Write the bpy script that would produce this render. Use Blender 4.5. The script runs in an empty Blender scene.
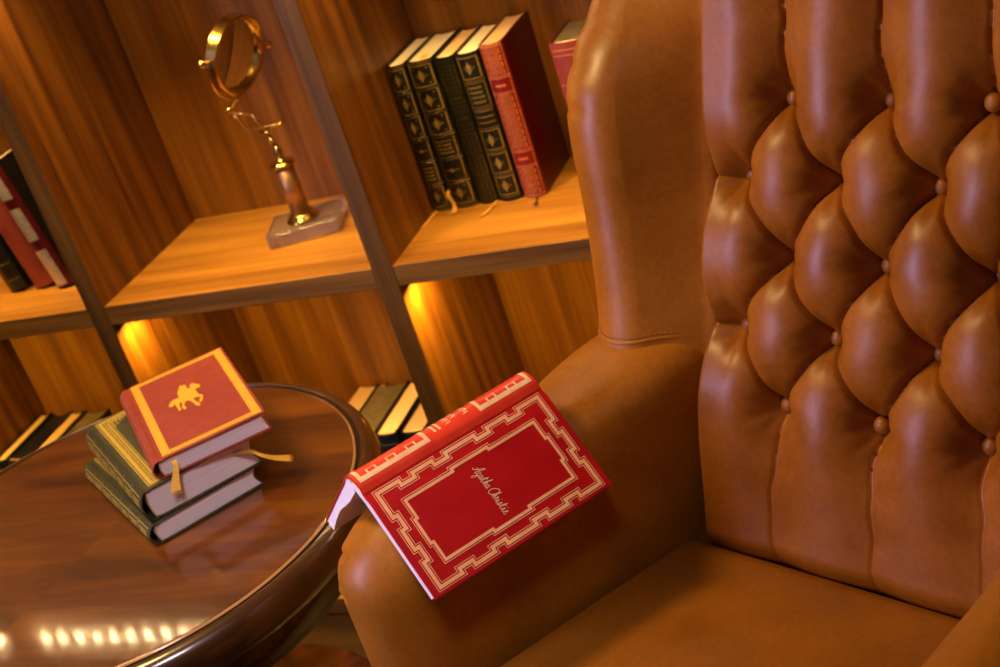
import bpy, bmesh, math, random
import numpy as np
from mathutils import Matrix, Vector
random.seed(7); rng = np.random.RandomState(7)
S = bpy.context.scene
COL = S.collection
PI = math.pi

# ------------------------------------------------------------------ camera, world, lights, exposure
W_YAW, W_PITCH, W_ROLL, F_PX = -0.45045249, 0.4408377, 0.32121705, 1484.55
def cam_axes():
    cy, sy, cp, sp = math.cos(W_YAW), math.sin(W_YAW), math.cos(W_PITCH), math.sin(W_PITCH)
    cr, sr = math.cos(W_ROLL), math.sin(W_ROLL)
    f = np.array([sy*cp, cy*cp, -sp]); r = np.array([cy, -sy, 0.]); d = np.cross(f, r)
    return cr*r + sr*d, -sr*r + cr*d, f
CR, CD, CF = cam_axes()
cam = bpy.data.cameras.new('camera'); camo = bpy.data.objects.new('camera', cam); COL.objects.link(camo)
M = Matrix.Identity(4)
for i in range(3):
    M[i][0] = CR[i]; M[i][1] = -CD[i]; M[i][2] = -CF[i]
M[0][3], M[1][3], M[2][3] = 0, 0, 1.42
camo.matrix_world = M
cam.sensor_width = 36; cam.lens = F_PX/1000*36
cam.clip_start = .05
cam.dof.use_dof = True; cam.dof.focus_distance = 1.38; cam.dof.aperture_fstop = 8.5
S.camera = camo
S.view_settings.view_transform = 'Standard'; S.view_settings.look = 'None'
S.view_settings.exposure = 0.0; S.view_settings.gamma = 1.0
try: S.view_settings.use_curve_mapping = False
except Exception: pass

wd = bpy.data.worlds.new('world'); S.world = wd; wd.use_nodes = True
wd.node_tree.nodes['Background'].inputs[0].default_value = (.30, .17, .09, 1)
wd.node_tree.nodes['Background'].inputs[1].default_value = 0.07

def area(name, loc, target, size, col, power, size_y=None, spread=None):
    l = bpy.data.lights.new(name, 'AREA'); l.energy = power; l.color = col; l.size = size
    if size_y: l.shape = 'RECTANGLE'; l.size_y = size_y
    if spread: l.spread = spread
    o = bpy.data.objects.new(name, l); COL.objects.link(o); o.location = loc
    o.rotation_euler = (Vector(target) - Vector(loc)).to_track_quat('-Z', 'Y').to_euler()
    return o
WARM = (1, .64, .25); WARM2 = (1, .72, .42)
area('ceiling_downlight', (-1.35, 1.05, 2.10), (-.75, 1.2, .65), .35, WARM, 22)
area('window_daylight', (-2.35, -.05, 1.40), (-.3, 1.3, .8), .55, (.70, .58, 1.0), 6.2, 1.4, 1.15)
area('front_fill', (.2, -1.9, 2.1), (-.8, 1.2, .6), 1.6, (.98, .78, .80), 1.7)  # broad fill light added on the camera side to lift the page edges
area('book_fill', (-.2, .1, 2.5), (-.86, 1.12, .65), .4, (1, .82, .86), .62, None, math.radians(27))  # unseen narrow fill added to brighten the book pages and red cover
SHELF_Z = [.033, .6325, 1.232, 1.83]; T = .033
UPR = [-2.56, -2.043, -1.527, -1.011, -.495, .021]; UW = .034
YF, YB = 1.75, 2.068
for i in range(5):
    x0, x1 = UPR[i] + UW, UPR[i+1]
    for k, zz in enumerate(SHELF_Z[1:3]):
        area('shelf_led_light', ((x0+x1)/2, YF+.048, zz-T-.006), ((x0+x1)/2, YF+.07, 0), x1-x0-.02, (1, .58, .13) if k else (1, .54, .09), (1.55 if k else 1.5), .016, 1.5 if k else 2.6)
    area('shelf_puck_light', (x0+.032, YF+.040, SHELF_Z[1]-T-.012), (x0+.05, YF+.10, 0), .018, (1, .58, .06), 1.3)

# ------------------------------------------------------------------ helpers
def obj(name, verts, faces, mat=None, parent=None, smooth=True, mats=None, mi=None):
    me = bpy.data.meshes.new(name)
    me.from_pydata([tuple(float(c) for c in v) for v in verts], [], [tuple(int(i) for i in f) for f in faces]); me.update()
    o = bpy.data.objects.new(name, me); COL.objects.link(o)
    if mats:
        for m in mats: me.materials.append(m)
        if mi is not None: me.polygons.foreach_set('material_index', list(mi))
    elif mat: me.materials.append(mat)
    if smooth: me.polygons.foreach_set('use_smooth', [True]*len(me.polygons))
    if parent: o.parent = parent
    return o
def autosmooth(o, ang=35):
    bm = bmesh.new(); bm.from_mesh(o.data)
    bmesh.ops.remove_doubles(bm, verts=bm.verts, dist=1e-6)
    bmesh.ops.recalc_face_normals(bm, faces=bm.faces)
    for e in bm.edges:
        if len(e.link_faces) == 2 and e.calc_face_angle(0) > math.radians(ang): e.smooth = False
    bm.to_mesh(o.data); bm.free(); return o
def empty(name, loc=(0, 0, 0), rz=0, mat=None):
    o = bpy.data.objects.new(name, None); COL.objects.link(o); o.empty_display_size = .05
    o.location = loc; o.rotation_euler = (0, 0, rz)
    if mat is not None: o.matrix_world = mat
    return o
def tag(o, label=None, cat=None, group=None, kind=None):
    if label: o['label'] = label
    if cat: o['category'] = cat
    if group: o['group'] = group
    if kind: o['kind'] = kind
    return o
class MB:
    def __init__(s): s.v = []; s.f = []
    def add(s, v, f):
        n = len(s.v); s.v += [tuple(p) for p in v]; s.f += [tuple(i+n for i in q) for q in f]; return s
    def build(s, name, mat, parent=None, sm=True, ang=35):
        o = obj(name, s.v, s.f, mat, parent, sm)
        return autosmooth(o, ang) if sm else o
def box(x0, x1, y0, y1, z0, z1, b=0.0):
    if b <= 0:
        v = [(x, y, z) for x in (x0, x1) for y in (y0, y1) for z in (z0, z1)]
        return v, [(0,1,3,2), (4,6,7,5), (0,4,5,1), (2,3,7,6), (0,2,6,4), (1,5,7,3)]
    return rbox((x0+x1)/2, (y0+y1)/2, (z0+z1)/2, (x1-x0)/2, (y1-y0)/2, (z1-z0)/2, b, 1, 2)
def rbox(cx, cy, cz, hx, hy, hz, r, n=8, k=5, fn=None):
    """rounded box: n spans in the flat, k in the rounding"""
    def lin(h):
        r_ = min(r, h); th = np.linspace(0, PI/4, k+1)
        e = h - r_ + r_*np.tan(th)
        mid = np.linspace(-(h-r_), h-r_, n+1) if h > r_ else np.array([0.])
        return np.concatenate([-e[::-1][:-1], mid, e[1:]])
    H = np.array([hx, hy, hz]); V = []; F = []; idx = {}
    def vid(p):
        key = tuple(np.round(p, 6))
        if key not in idx: idx[key] = len(V); V.append(p.copy())
        return idx[key]
    L = [lin(hx), lin(hy), lin(hz)]
    for ax in range(3):
        a, b = (ax+1) % 3, (ax+2) % 3
        for sg in (-1, 1):
            g = []
            for u in L[a]:
                row = []
                for w in L[b]:
                    p = np.zeros(3); p[ax] = sg*H[ax]; p[a] = u; p[b] = w; row.append(vid(p))
                g.append(row)
            for i in range(len(g)-1):
                for j in range(len(g[0])-1):
                    q = (g[i][j], g[i+1][j], g[i+1][j+1], g[i][j+1])
                    F.append(q if sg > 0 else q[::-1])
    V = np.array(V); R = np.minimum(r, H)
    inn = np.clip(V, -(H-R), H-R); d = V - inn; ln = np.linalg.norm(d/R, axis=1, keepdims=True); ln[ln == 0] = 1
    V = inn + d/ln
    if fn is not None: V = fn(V)
    return (V + np.array([cx, cy, cz])).tolist(), F
def lathe(prof, n=48, c=(0, 0, 0)):
    v = []; f = []
    for (r, z) in prof:
        for i in range(n):
            a = 2*PI*i/n; v.append((c[0]+r*math.cos(a), c[1]+r*math.sin(a), c[2]+z))
    for j in range(len(prof)-1):
        for i in range(n):
            f.append((j*n+i, j*n+(i+1) % n, (j+1)*n+(i+1) % n, (j+1)*n+i))
    return v, f
def tube(pts, r, n=10, closed=False, caps=True):
    P = [Vector(p) for p in pts]; N = len(P); rs = r if isinstance(r, (list, tuple)) else [r]*N
    v = []; f = []; up = None
    for i in range(N):
        if closed: t = (P[(i+1) % N]-P[i-1]).normalized()
        else: t = (P[min(i+1, N-1)]-P[max(i-1, 0)]).normalized()
        if up is None: up = t.orthogonal().normalized()
        up = (up - t*up.dot(t)).normalized(); b = t.cross(up)
        for k in range(n):
            a = 2*PI*k/n; v.append(P[i] + (up*math.cos(a)+b*math.sin(a))*rs[i])
    for i in range(N if closed else N-1):
        j = (i+1) % N
        for k in range(n): f.append((i*n+k, i*n+(k+1) % n, j*n+(k+1) % n, j*n+k))
    if caps and not closed: f.append(tuple(range(n))[::-1]); f.append(tuple((N-1)*n+k for k in range(n)))
    return v, f
def sphere(c, r, n=16, m=10, sc=(1, 1, 1)):
    return lathe_s(c, r, n, m, sc)
def lathe_s(c, r, n, m, sc):
    v = []; f = []
    for j in range(m+1):
        th = PI*j/m
        for i in range(n):
            a = 2*PI*i/n; v.append((c[0]+sc[0]*r*math.sin(th)*math.cos(a), c[1]+sc[1]*r*math.sin(th)*math.sin(a), c[2]+sc[2]*r*math.cos(th)))
    for j in range(m):
        for i in range(n): f.append((j*n+i, (j+1)*n+i, (j+1)*n+(i+1) % n, j*n+(i+1) % n))
    return v, f
def grid_faces(nu, nv, wrap_v=False):
    f = []
    for i in range(nu-1):
        for j in range(nv if wrap_v else nv-1):
            k = (j+1) % nv; f.append((i*nv+j, (i+1)*nv+j, (i+1)*nv+k, i*nv+k))
    return f
def catmull(P, n=8):
    P = [np.array(p, float) for p in P]; out = []
    Q = [2*P[0]-P[1]] + P + [2*P[-1]-P[-2]]
    for i in range(1, len(Q)-2):
        for k in range(n):
            t = k/n
            out.append(.5*((2*Q[i]) + (-Q[i-1]+Q[i+1])*t + (2*Q[i-1]-5*Q[i]+4*Q[i+1]-Q[i+2])*t*t + (-Q[i-1]+3*Q[i]-3*Q[i+1]+Q[i+2])*t**3))
    out.append(P[-1]); return out
sm01 = lambda x: np.clip(x, 0, 1)**2*(3-2*np.clip(x, 0, 1))

# ------------------------------------------------------------------ materials
def mat(name, col, rough=.5, metal=0, spec=.5, coat=0, coat_r=.1, trans=0, ior=1.45, emit=None, es=0):
    m = bpy.data.materials.new(name); m.use_nodes = True; b = m.node_tree.nodes['Principled BSDF']; I = b.inputs
    I['Base Color'].default_value = (*col, 1); I['Roughness'].default_value = rough; I['Metallic'].default_value = metal
    I['Specular IOR Level'].default_value = spec; I['Coat Weight'].default_value = coat; I['Coat Roughness'].default_value = coat_r
    I['Transmission Weight'].default_value = trans; I['IOR'].default_value = ior
    if emit: I['Emission Color'].default_value = (*emit, 1); I['Emission Strength'].default_value = es
    return m
def nodes(m): return m.node_tree.nodes, m.node_tree.links, m.node_tree.nodes['Principled BSDF']
def add_ramp(N, stops):
    r = N.new('ShaderNodeValToRGB'); e = r.color_ramp.elements
    while len(e) > 1: e.remove(e[0])
    e[0].position = stops[0][0]; e[0].color = (*stops[0][1], 1)
    for p, c in stops[1:]:
        q = e.new(p); q.color = (*c, 1)
    return r
def add_noise(N, L, src, scale, sc=(1, 1, 1), detail=4, rough=.55, dist=0, rot=(0, 0, 0)):
    mp = N.new('ShaderNodeMapping'); mp.inputs['Scale'].default_value = sc; mp.inputs['Rotation'].default_value = rot
    L.new(src, mp.inputs[0]); n = N.new('ShaderNodeTexNoise'); n.inputs['Scale'].default_value = scale
    n.inputs['Detail'].default_value = detail; n.inputs['Roughness'].default_value = rough; n.inputs['Distortion'].default_value = dist
    L.new(mp.outputs[0], n.inputs['Vector']); return n
def add_bump(N, L, b, src, strength, dist=.001):
    bp = N.new('ShaderNodeBump'); bp.inputs['Strength'].default_value = strength; bp.inputs['Distance'].default_value = dist
    L.new(src, bp.inputs['Height']); L.new(bp.outputs[0], b.inputs['Normal'])
    return bp
def wood(name, dark, mid, light, axis, scale=1.0, rough=.45, coat=.15, contrast=1.0, bandw=9):
    m = mat(name, mid, rough, coat=coat, coat_r=.25); N, L, b = nodes(m)
    tc = N.new('ShaderNodeTexCoord'); src = tc.outputs['Object']
    st = [24., 24., 24.]; st[axis] = .9
    n1 = add_noise(N, L, src, scale*1.6, st, 3, .6, .35)
    st2 = [90., 90., 90.]; st2[axis] = 2.2
    n2 = add_noise(N, L, src, scale*1.5, st2, 3, .65, .1)
    # growth rings: wave through a warped coordinate
    wv = N.new('ShaderNodeTexWave'); wv.wave_type = 'BANDS'; wv.bands_direction = 'DIAGONAL'
    mp = N.new('ShaderNodeMapping'); s3 = [1., 1., 1.]; s3[axis] = .10; mp.inputs['Scale'].default_value = s3
    L.new(src, mp.inputs[0]); L.new(mp.outputs[0], wv.inputs['Vector'])
    wv.inputs['Scale'].default_value = bandw; wv.inputs['Distortion'].default_value = 5.5; wv.inputs['Detail'].default_value = 2; wv.inputs['Detail Scale'].default_value = 1.3
    mx = N.new('ShaderNodeMix'); mx.data_type = 'FLOAT'; mx.inputs[0].default_value = .16
    L.new(n1.outputs[0], mx.inputs[2]); L.new(wv.outputs['Fac'], mx.inputs[3])
    mx2 = N.new('ShaderNodeMix'); mx2.data_type = 'FLOAT'; mx2.inputs[0].default_value = .33
    L.new(mx.outputs[0], mx2.inputs[2]); L.new(n2.outputs[0], mx2.inputs[3])
    c = .16/contrast
    r = add_ramp(N, [(.47-c, dark), (.47, mid), (.47+c*1.1, light)]); L.new(mx2.outputs[0], r.inputs[0]); L.new(r.outputs[0], b.inputs['Base Color'])
    add_bump(N, L, b, n2.outputs[0], .25, .0006)
    return m
def leather(name, c0, c1, rough=.36, patina=None):
    m = mat(name, c0, rough, spec=.42, coat=0); N, L, b = nodes(m)
    tc = N.new('ShaderNodeTexCoord'); src = tc.outputs['Object']
    n = add_noise(N, L, src, 9, detail=5, rough=.62)
    r = add_ramp(N, [(.32, c1), (.62, c0)]); L.new(n.outputs[0], r.inputs[0])
    n3 = add_noise(N, L, src, 160, detail=3)
    mx = N.new('ShaderNodeMix'); mx.data_type = 'RGBA'; mx.blend_type = 'MULTIPLY'; mx.inputs[0].default_value = .35
    r3 = add_ramp(N, [(.35, (.62, .62, .62)), (.6, (1, 1, 1))]); L.new(n3.outputs[0], r3.inputs[0])
    L.new(r.outputs[0], mx.inputs[6]); L.new(r3.outputs[0], mx.inputs[7]); L.new(mx.outputs[2], b.inputs['Base Color'])
    vo = N.new('ShaderNodeTexVoronoi'); vo.inputs['Scale'].default_value = 620; L.new(src, vo.inputs['Vector'])
    n4 = add_noise(N, L, src, 45, detail=4)
    ad = N.new('ShaderNodeMath'); ad.operation = 'MULTIPLY_ADD'; ad.inputs[1].default_value = .35
    L.new(vo.outputs['Distance'], ad.inputs[0]); L.new(n4.outputs[0], ad.inputs[2])
    add_bump(N, L, b, ad.outputs[0], .22, .0008)
    rr = add_ramp(N, [(.3, (rough-.06,)*3), (.7, (rough+.1,)*3)]); L.new(n.outputs[0], rr.inputs[0]); L.new(rr.outputs[0], b.inputs['Roughness'])
    return m
def noisy(name, c0, c1, scale, rough=.5, bump=.1, **k):
    m = mat(name, c0, rough, **k); N, L, b = nodes(m)
    tc = N.new('ShaderNodeTexCoord'); n = add_noise(N, L, tc.outputs['Object'], scale, detail=4)
    r = add_ramp(N, [(.35, c1), (.65, c0)]); L.new(n.outputs[0], r.inputs[0]); L.new(r.outputs[0], b.inputs['Base Color'])
    if bump: add_bump(N, L, b, n.outputs[0], bump, .0006)
    return m
def pages(name, c0, c1, axis=0):
    m = mat(name, c0, .75); N, L, b = nodes(m); tc = N.new('ShaderNodeTexCoord')
    s = [3., 3., 3.]; s[axis] = 900.
    n = add_noise(N, L, tc.outputs['Object'], 1.0, s, 2)
    r = add_ramp(N, [(.3, c1), (.6, c0)]); L.new(n.outputs[0], r.inputs[0]); L.new(r.outputs[0], b.inputs['Base Color'])
    add_bump(N, L, b, n.outputs[0], .3, .0004); return m

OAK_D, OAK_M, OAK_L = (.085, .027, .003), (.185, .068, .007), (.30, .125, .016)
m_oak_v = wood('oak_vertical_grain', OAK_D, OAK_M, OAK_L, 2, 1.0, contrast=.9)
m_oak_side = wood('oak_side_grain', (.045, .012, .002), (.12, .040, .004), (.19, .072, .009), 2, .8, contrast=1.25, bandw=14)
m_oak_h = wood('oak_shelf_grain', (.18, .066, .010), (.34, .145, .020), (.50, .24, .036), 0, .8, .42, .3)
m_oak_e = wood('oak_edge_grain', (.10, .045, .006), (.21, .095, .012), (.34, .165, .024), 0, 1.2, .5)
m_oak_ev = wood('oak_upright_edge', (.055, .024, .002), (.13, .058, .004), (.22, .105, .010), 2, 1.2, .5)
m_leather = leather('tan_leather', (.38, .134, .007), (.27, .088, .004), .38)
m_tuft = leather('shaded_tan_leather', (.33, .104, .004), (.23, .068, .003), .38)  # chair leather again, darkened to carry the shade on the buttoned back
m_seat = leather('seat_leather', (.34, .116, .004), (.25, .078, .003), .44)
m_stitch = mat('stitch_thread', (.38, .17, .05), .6)
m_darkwood = wood('mahogany', (.02, .006, .002), (.05, .015, .005), (.09, .03, .01), 2, 1, .2, .6)
m_gold = noisy('gold_leaf', (1.0, .60, .06), (.86, .46, .035), 300, .42, .05, metal=.15)
m_gilt = noisy('worn_gilt', (.40, .30, .085), (.22, .16, .04), 420, .45, .05, metal=.3)
m_cream_foil = noisy('rose_gold_foil', (.98, .56, .30), (.92, .42, .22), 60, .42, .0, metal=.05)
m_cream = noisy('pale_foil', (.95, .72, .42), (.9, .55, .28), 90, .4, .0, metal=.25)
m_red = noisy('red_cover', (.52, .005, .007), (.42, .003, .005), 30, .33, .12, coat=.3, coat_r=.25)
m_spine_red = noisy('scarlet_spine', (.80, .060, .025), (.68, .035, .016), 30, .30, .1, coat=.3)
m_brick = noisy('brick_red_cover', (.36, .048, .028), (.29, .036, .022), 60, .5, .12)
m_maroon = noisy('maroon_cover', (.085, .003, .006), (.055, .002, .004), 50, .35, .1, coat=.2)
m_green = noisy('dark_green_cover', (.006, .010, .005), (.003, .006, .003), 60, .38, .12, coat=.2)
m_olive = noisy('olive_green_cover', (.062, .058, .018), (.036, .034, .012), 160, .5, .15)
m_black = noisy('black_cover', (.010, .009, .011), (.006, .005, .006), 60, .35, .1)
m_navy = noisy('navy_cover', (.008, .010, .030), (.005, .006, .018), 60, .4, .1)
m_pink = noisy('dusty_red_cover', (.26, .045, .034), (.20, .03, .024), 40, .45, .1)
m_grey = noisy('grey_page_top', (.16, .125, .075), (.11, .085, .05), 60, .5, .1)
m_silver = noisy('silver_band', (.75, .68, .68), (.30, .25, .25), 420, .35, .3, metal=.6)
m_ribbon = noisy('gold_ribbon', (.72, .42, .055), (.55, .30, .03), 300, .55, .2)
m_brownribbon = mat('brown_ribbon', (.10, .04, .01), .6)
m_page = pages('white_pages', (1.0, .92, .97), (.86, .78, .84))
m_page_c = pages('cream_pages', (1.0, .90, .74), (.88, .74, .56))
m_page_o = pages('gilded_pages', (.92, .66, .38), (.80, .54, .28))
m_page_p = pages('peach_pages', (.66, .44, .26), (.54, .34, .19))
m_brass = noisy('brass', (.74, .56, .18), (.62, .46, .12), 40, .20, .02, metal=1)
m_bronze = noisy('bronze', (.56, .34, .18), (.46, .27, .13), 40, .42, .02, metal=.95)
m_acrylic = mat('clear_acrylic', (1, .94, .95), .10, trans=.94, ior=1.49)
m_glass = mat('lens_glass', (.98, .97, .9), .01, trans=1, ior=1.5)
m_led = mat('led_diode', (1, .8, .5), .4, emit=(1, .66, .30), es=420)
m_puck = mat('puck_lens', (1, .8, .5), .4, emit=(1, .66, .2), es=8)
m_alu = mat('led_channel', (.55, .5, .45), .4, metal=.6)
# table veneer: book-matched wedges with figured grain under lacquer
def veneer():
    m = mat('walnut_veneer', (.28, .08, .012), .42, coat=1.0, coat_r=.08, spec=.25); N, L, b = nodes(m)
    tc = N.new('ShaderNodeTexCoord')
    def grain(rot):
        g = add_noise(N, L, tc.outputs['Object'], 1.5, (2.2, 16, 4), 4, .6, .6, (0, 0, rot)); return g
    g1, g2 = grain(math.radians(28)), grain(math.radians(-62))
    sx = N.new('ShaderNodeSeparateXYZ'); mp = N.new('ShaderNodeMapping'); mp.inputs['Rotation'].default_value = (0, 0, math.radians(8))
    L.new(tc.outputs['Object'], mp.inputs[0]); L.new(mp.outputs[0], sx.inputs[0])
    ml = N.new('ShaderNodeMath'); ml.operation = 'MULTIPLY'; L.new(sx.outputs[0], ml.inputs[0]); L.new(sx.outputs[1], ml.inputs[1])
    gt = N.new('ShaderNodeMath'); gt.operation = 'GREATER_THAN'; gt.inputs[1].default_value = 0; L.new(ml.outputs[0], gt.inputs[0])
    mx = N.new('ShaderNodeMix'); mx.data_type = 'FLOAT'; L.new(gt.outputs[0], mx.inputs[0]); L.new(g1.outputs[0], mx.inputs[2]); L.new(g2.outputs[0], mx.inputs[3])
    r = add_ramp(N, [(.30, (.05, .012, .001)), (.5, (.105, .028, .0015)), (.70, (.18, .055, .003))]); L.new(mx.outputs[0], r.inputs[0])
    L.new(r.outputs[0], b.inputs['Base Color']); return m
m_veneer = veneer()
m_rim = noisy('lacquered_rim', (.075, .027, .006), (.045, .015, .003), 14, .28, 0, coat=1.0, coat_r=.12)
m_groove = mat('inlay_groove', (.02, .008, .003), .35)
m_highlight = mat('highlight_bevel', (.50, .26, .10), .2, coat=1, coat_r=.08)  # bright highlight along the tabletop bevel, put into its colour
m_floor = wood('dark_floor', (.010, .004, .0015), (.025, .010, .0035), (.045, .018, .006), 0, .6, .4, .2)
m_wall = noisy('warm_plaster', (.35, .24, .14), (.30, .2, .12), 20, .8, .1)

# ------------------------------------------------------------------ setting
o = obj('floor', *box(-4.5, 2.5, -2.5, 2.2, -.05, 0), m_floor, smooth=False); tag(o, kind='structure')
o = obj('wall_back', *box(-4.5, 2.5, 2.10, 2.2, 0, 2.8), m_wall, smooth=False); tag(o, kind='structure')

# ------------------------------------------------------------------ bookcase
bc = empty('bookcase', (0, 0, 0)); tag(bc, 'tall open oak bookcase with lit shelves behind the chair and table', 'bookcase')
ZT = 1.83
for i, x in enumerate(UPR):
    V, F = box(x, x+UW, YF, YB, 0, ZT, .0012)
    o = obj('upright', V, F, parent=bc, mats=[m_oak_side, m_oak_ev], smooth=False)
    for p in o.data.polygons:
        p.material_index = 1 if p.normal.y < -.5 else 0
for i in range(5):
    x0, x1 = UPR[i]+UW, UPR[i+1]
    for k, z in enumerate(SHELF_Z):
        V, F = box(x0+.0002, x1-.0002, YF+.0005, YB, z-T, z, .0012)
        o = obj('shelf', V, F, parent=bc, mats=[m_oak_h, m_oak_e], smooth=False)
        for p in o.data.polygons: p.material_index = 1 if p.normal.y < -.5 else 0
        if k in (1, 2):
            zz = z - T
            ch_ = obj('led_strip', *box(x0+.01, x1-.01, YF+.024, YF+.036, zz-.0015, zz), m_alu, bc, smooth=False)
            if k == 2:
                for j in range(12):
                    xx = x0+.02+(x1-x0-.04)*j/11; obj('diode', *box(xx-.004, xx+.004, YF+.027, YF+.033, zz-.0030, zz-.0016), m_led, ch_, smooth=False)
            if k == 1:
                pk = obj('puck_light', *lathe([(0, 0), (.014, 0), (.014, -.006), (.0115, -.008), (.0105, -.0055), (0, -.0055)], 24, (x0+.032, YF+.040, zz)), m_alu, bc)
                obj('puck_lens', *lathe([(.0105, -.0056), (0, -.0062)], 24, (x0+.032, YF+.040, zz)), m_puck, pk)
obj('back_panel', *box(UPR[0], UPR[-1]+UW, YB, YB+.012, 0, ZT), m_oak_v, bc, smooth=False)

# ------------------------------------------------------------------ books
def spine_curve(w, bulge, n=12):
    """outer spine line from x=w to x=0 bulging to -y"""
    P = []
    for i in range(n+1):
        t = i/n; x = w*(1-t); P.append((x, .004 - (bulge+.004)*math.sin(PI*t)**.75))
    return P
def make_book(name, w, d, h, cover, page, bulge=.005, board=.0026, ov=.003, spine_mat=None, warp=0):
    r = empty(name)
    sc = spine_curve(w, bulge)
    outer = [(w, d), (w, d*.5), (w, .014), (w-.0012, .010), (w-.0012, .0075), (w, .0045)] + sc[1:-1] + [(0, .0045), (.0012, .0075), (.0012, .010), (0, .014), (0, d*.5), (0, d)]
    inner = [(w-board, d), (w-board, d*.5), (w-board, .014), (w-board-.001, .010), (w-board-.001, .0075), (w-board, .0065)] + [(min(max(x, board), w-board), y+.0022) for x, y in sc[1:-1]] + [(board, .0065), (board+.001, .0075), (board+.001, .010), (board, .014), (board, d*.5), (board, d)]
    n = len(outer); V = []; F = []
    for z in (0, h):
        V += [(x, y, z) for x, y in outer] + [(x, y, z) for x, y in inner]
    for i in range(n-1):
        F.append((i, i+1, 2*n+i+1, 2*n+i)); F.append((n+i+1, n+i, 3*n+i, 3*n+i+1))
        F.append((i+1, i, n+i, n+i+1)); F.append((2*n+i, 2*n+i+1, 3*n+i+1, 3*n+i))
    F.append((0, 2*n, 3*n, n)); F.append((n-1, 2*n-1, 4*n-1, 3*n-1))
    mi = []
    for i in range(n-1):
        sp = 4 <= i <= n-6
        mi += [1 if (sp and spine_mat) else 0]*4
    mi += [0, 0]
    me_m = [cover, spine_mat or cover]
    c = obj('cover', V, F, parent=r, mats=me_m, mi=mi, smooth=False)
    bm = bmesh.new(); bm.from_mesh(c.data); bmesh.ops.recalc_face_normals(bm, faces=bm.faces)
    bmesh.ops.bevel(bm, geom=[e for e in bm.edges if len(e.link_faces) == 2 and e.calc_face_angle(0) > 1.2], offset=.0005, segments=1, affect='EDGES')
    for f in bm.faces: f.smooth = True
    for e in bm.edges:
        if len(e.link_faces) == 2 and e.calc_face_angle(0) > .7: e.smooth = False
    bm.to_mesh(c.data); bm.free()
    # page block with a hollow fore-edge
    x0, x1 = board+.0001, w-board-.0001; pr = []
    for i in range(9): t = i/8; pr.append((x1+(x0-x1)*t, .0068 - bulge*.55*math.sin(PI*t)))
    hol = min(.006, w*.18)
    for i in range(11): t = i/10; pr.append((x0+(x1-x0)*t, d-ov - hol*math.sin(PI*t)))
    m = len(pr); V = [(x, y, ov) for x, y in pr] + [(x, y, h-ov) for x, y in pr]
    F = [(i, (i+1) % m, m+(i+1) % m, m+i) for i in range(m)] + [tuple(range(m))[::-1], tuple(range(m, 2*m))]
    o = obj('page_block', V, F, page, r, smooth=False)
    bm = bmesh.new(); bm.from_mesh(o.data); bmesh.ops.recalc_face_normals(bm, faces=bm.faces); bm.to_mesh(o.data); bm.free()
    # headband at each end
    for z in (ov-.0006, h-ov+.0006):
        mb = MB(); mb.add(*tube([(x0+(x1-x0)*t, .0075-bulge*.55*math.sin(PI*t), z) for t in np.linspace(0.06, .94, 9)], .0011, 6)); mb.build('headband', m_cream, r)
    r['w'], r['d'], r['h'], r['bulge'] = w, d, h, bulge
    return r
EPS = .00035
def spine_map(r, e=EPS):
    w, b = r['w'], r['bulge']
    def f(s, z):                      # s 0..1 across the spine, left to right seen from the front
        t = 1-s; return (w*s, .004-(b+.004)*max(math.sin(PI*min(max(t, 0), 1)), 0)**.75 - e, z)
    return f
def front_map(r, e=EPS):
    w = r['w']
    return lambda y, z: (w+e, y, z)
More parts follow.
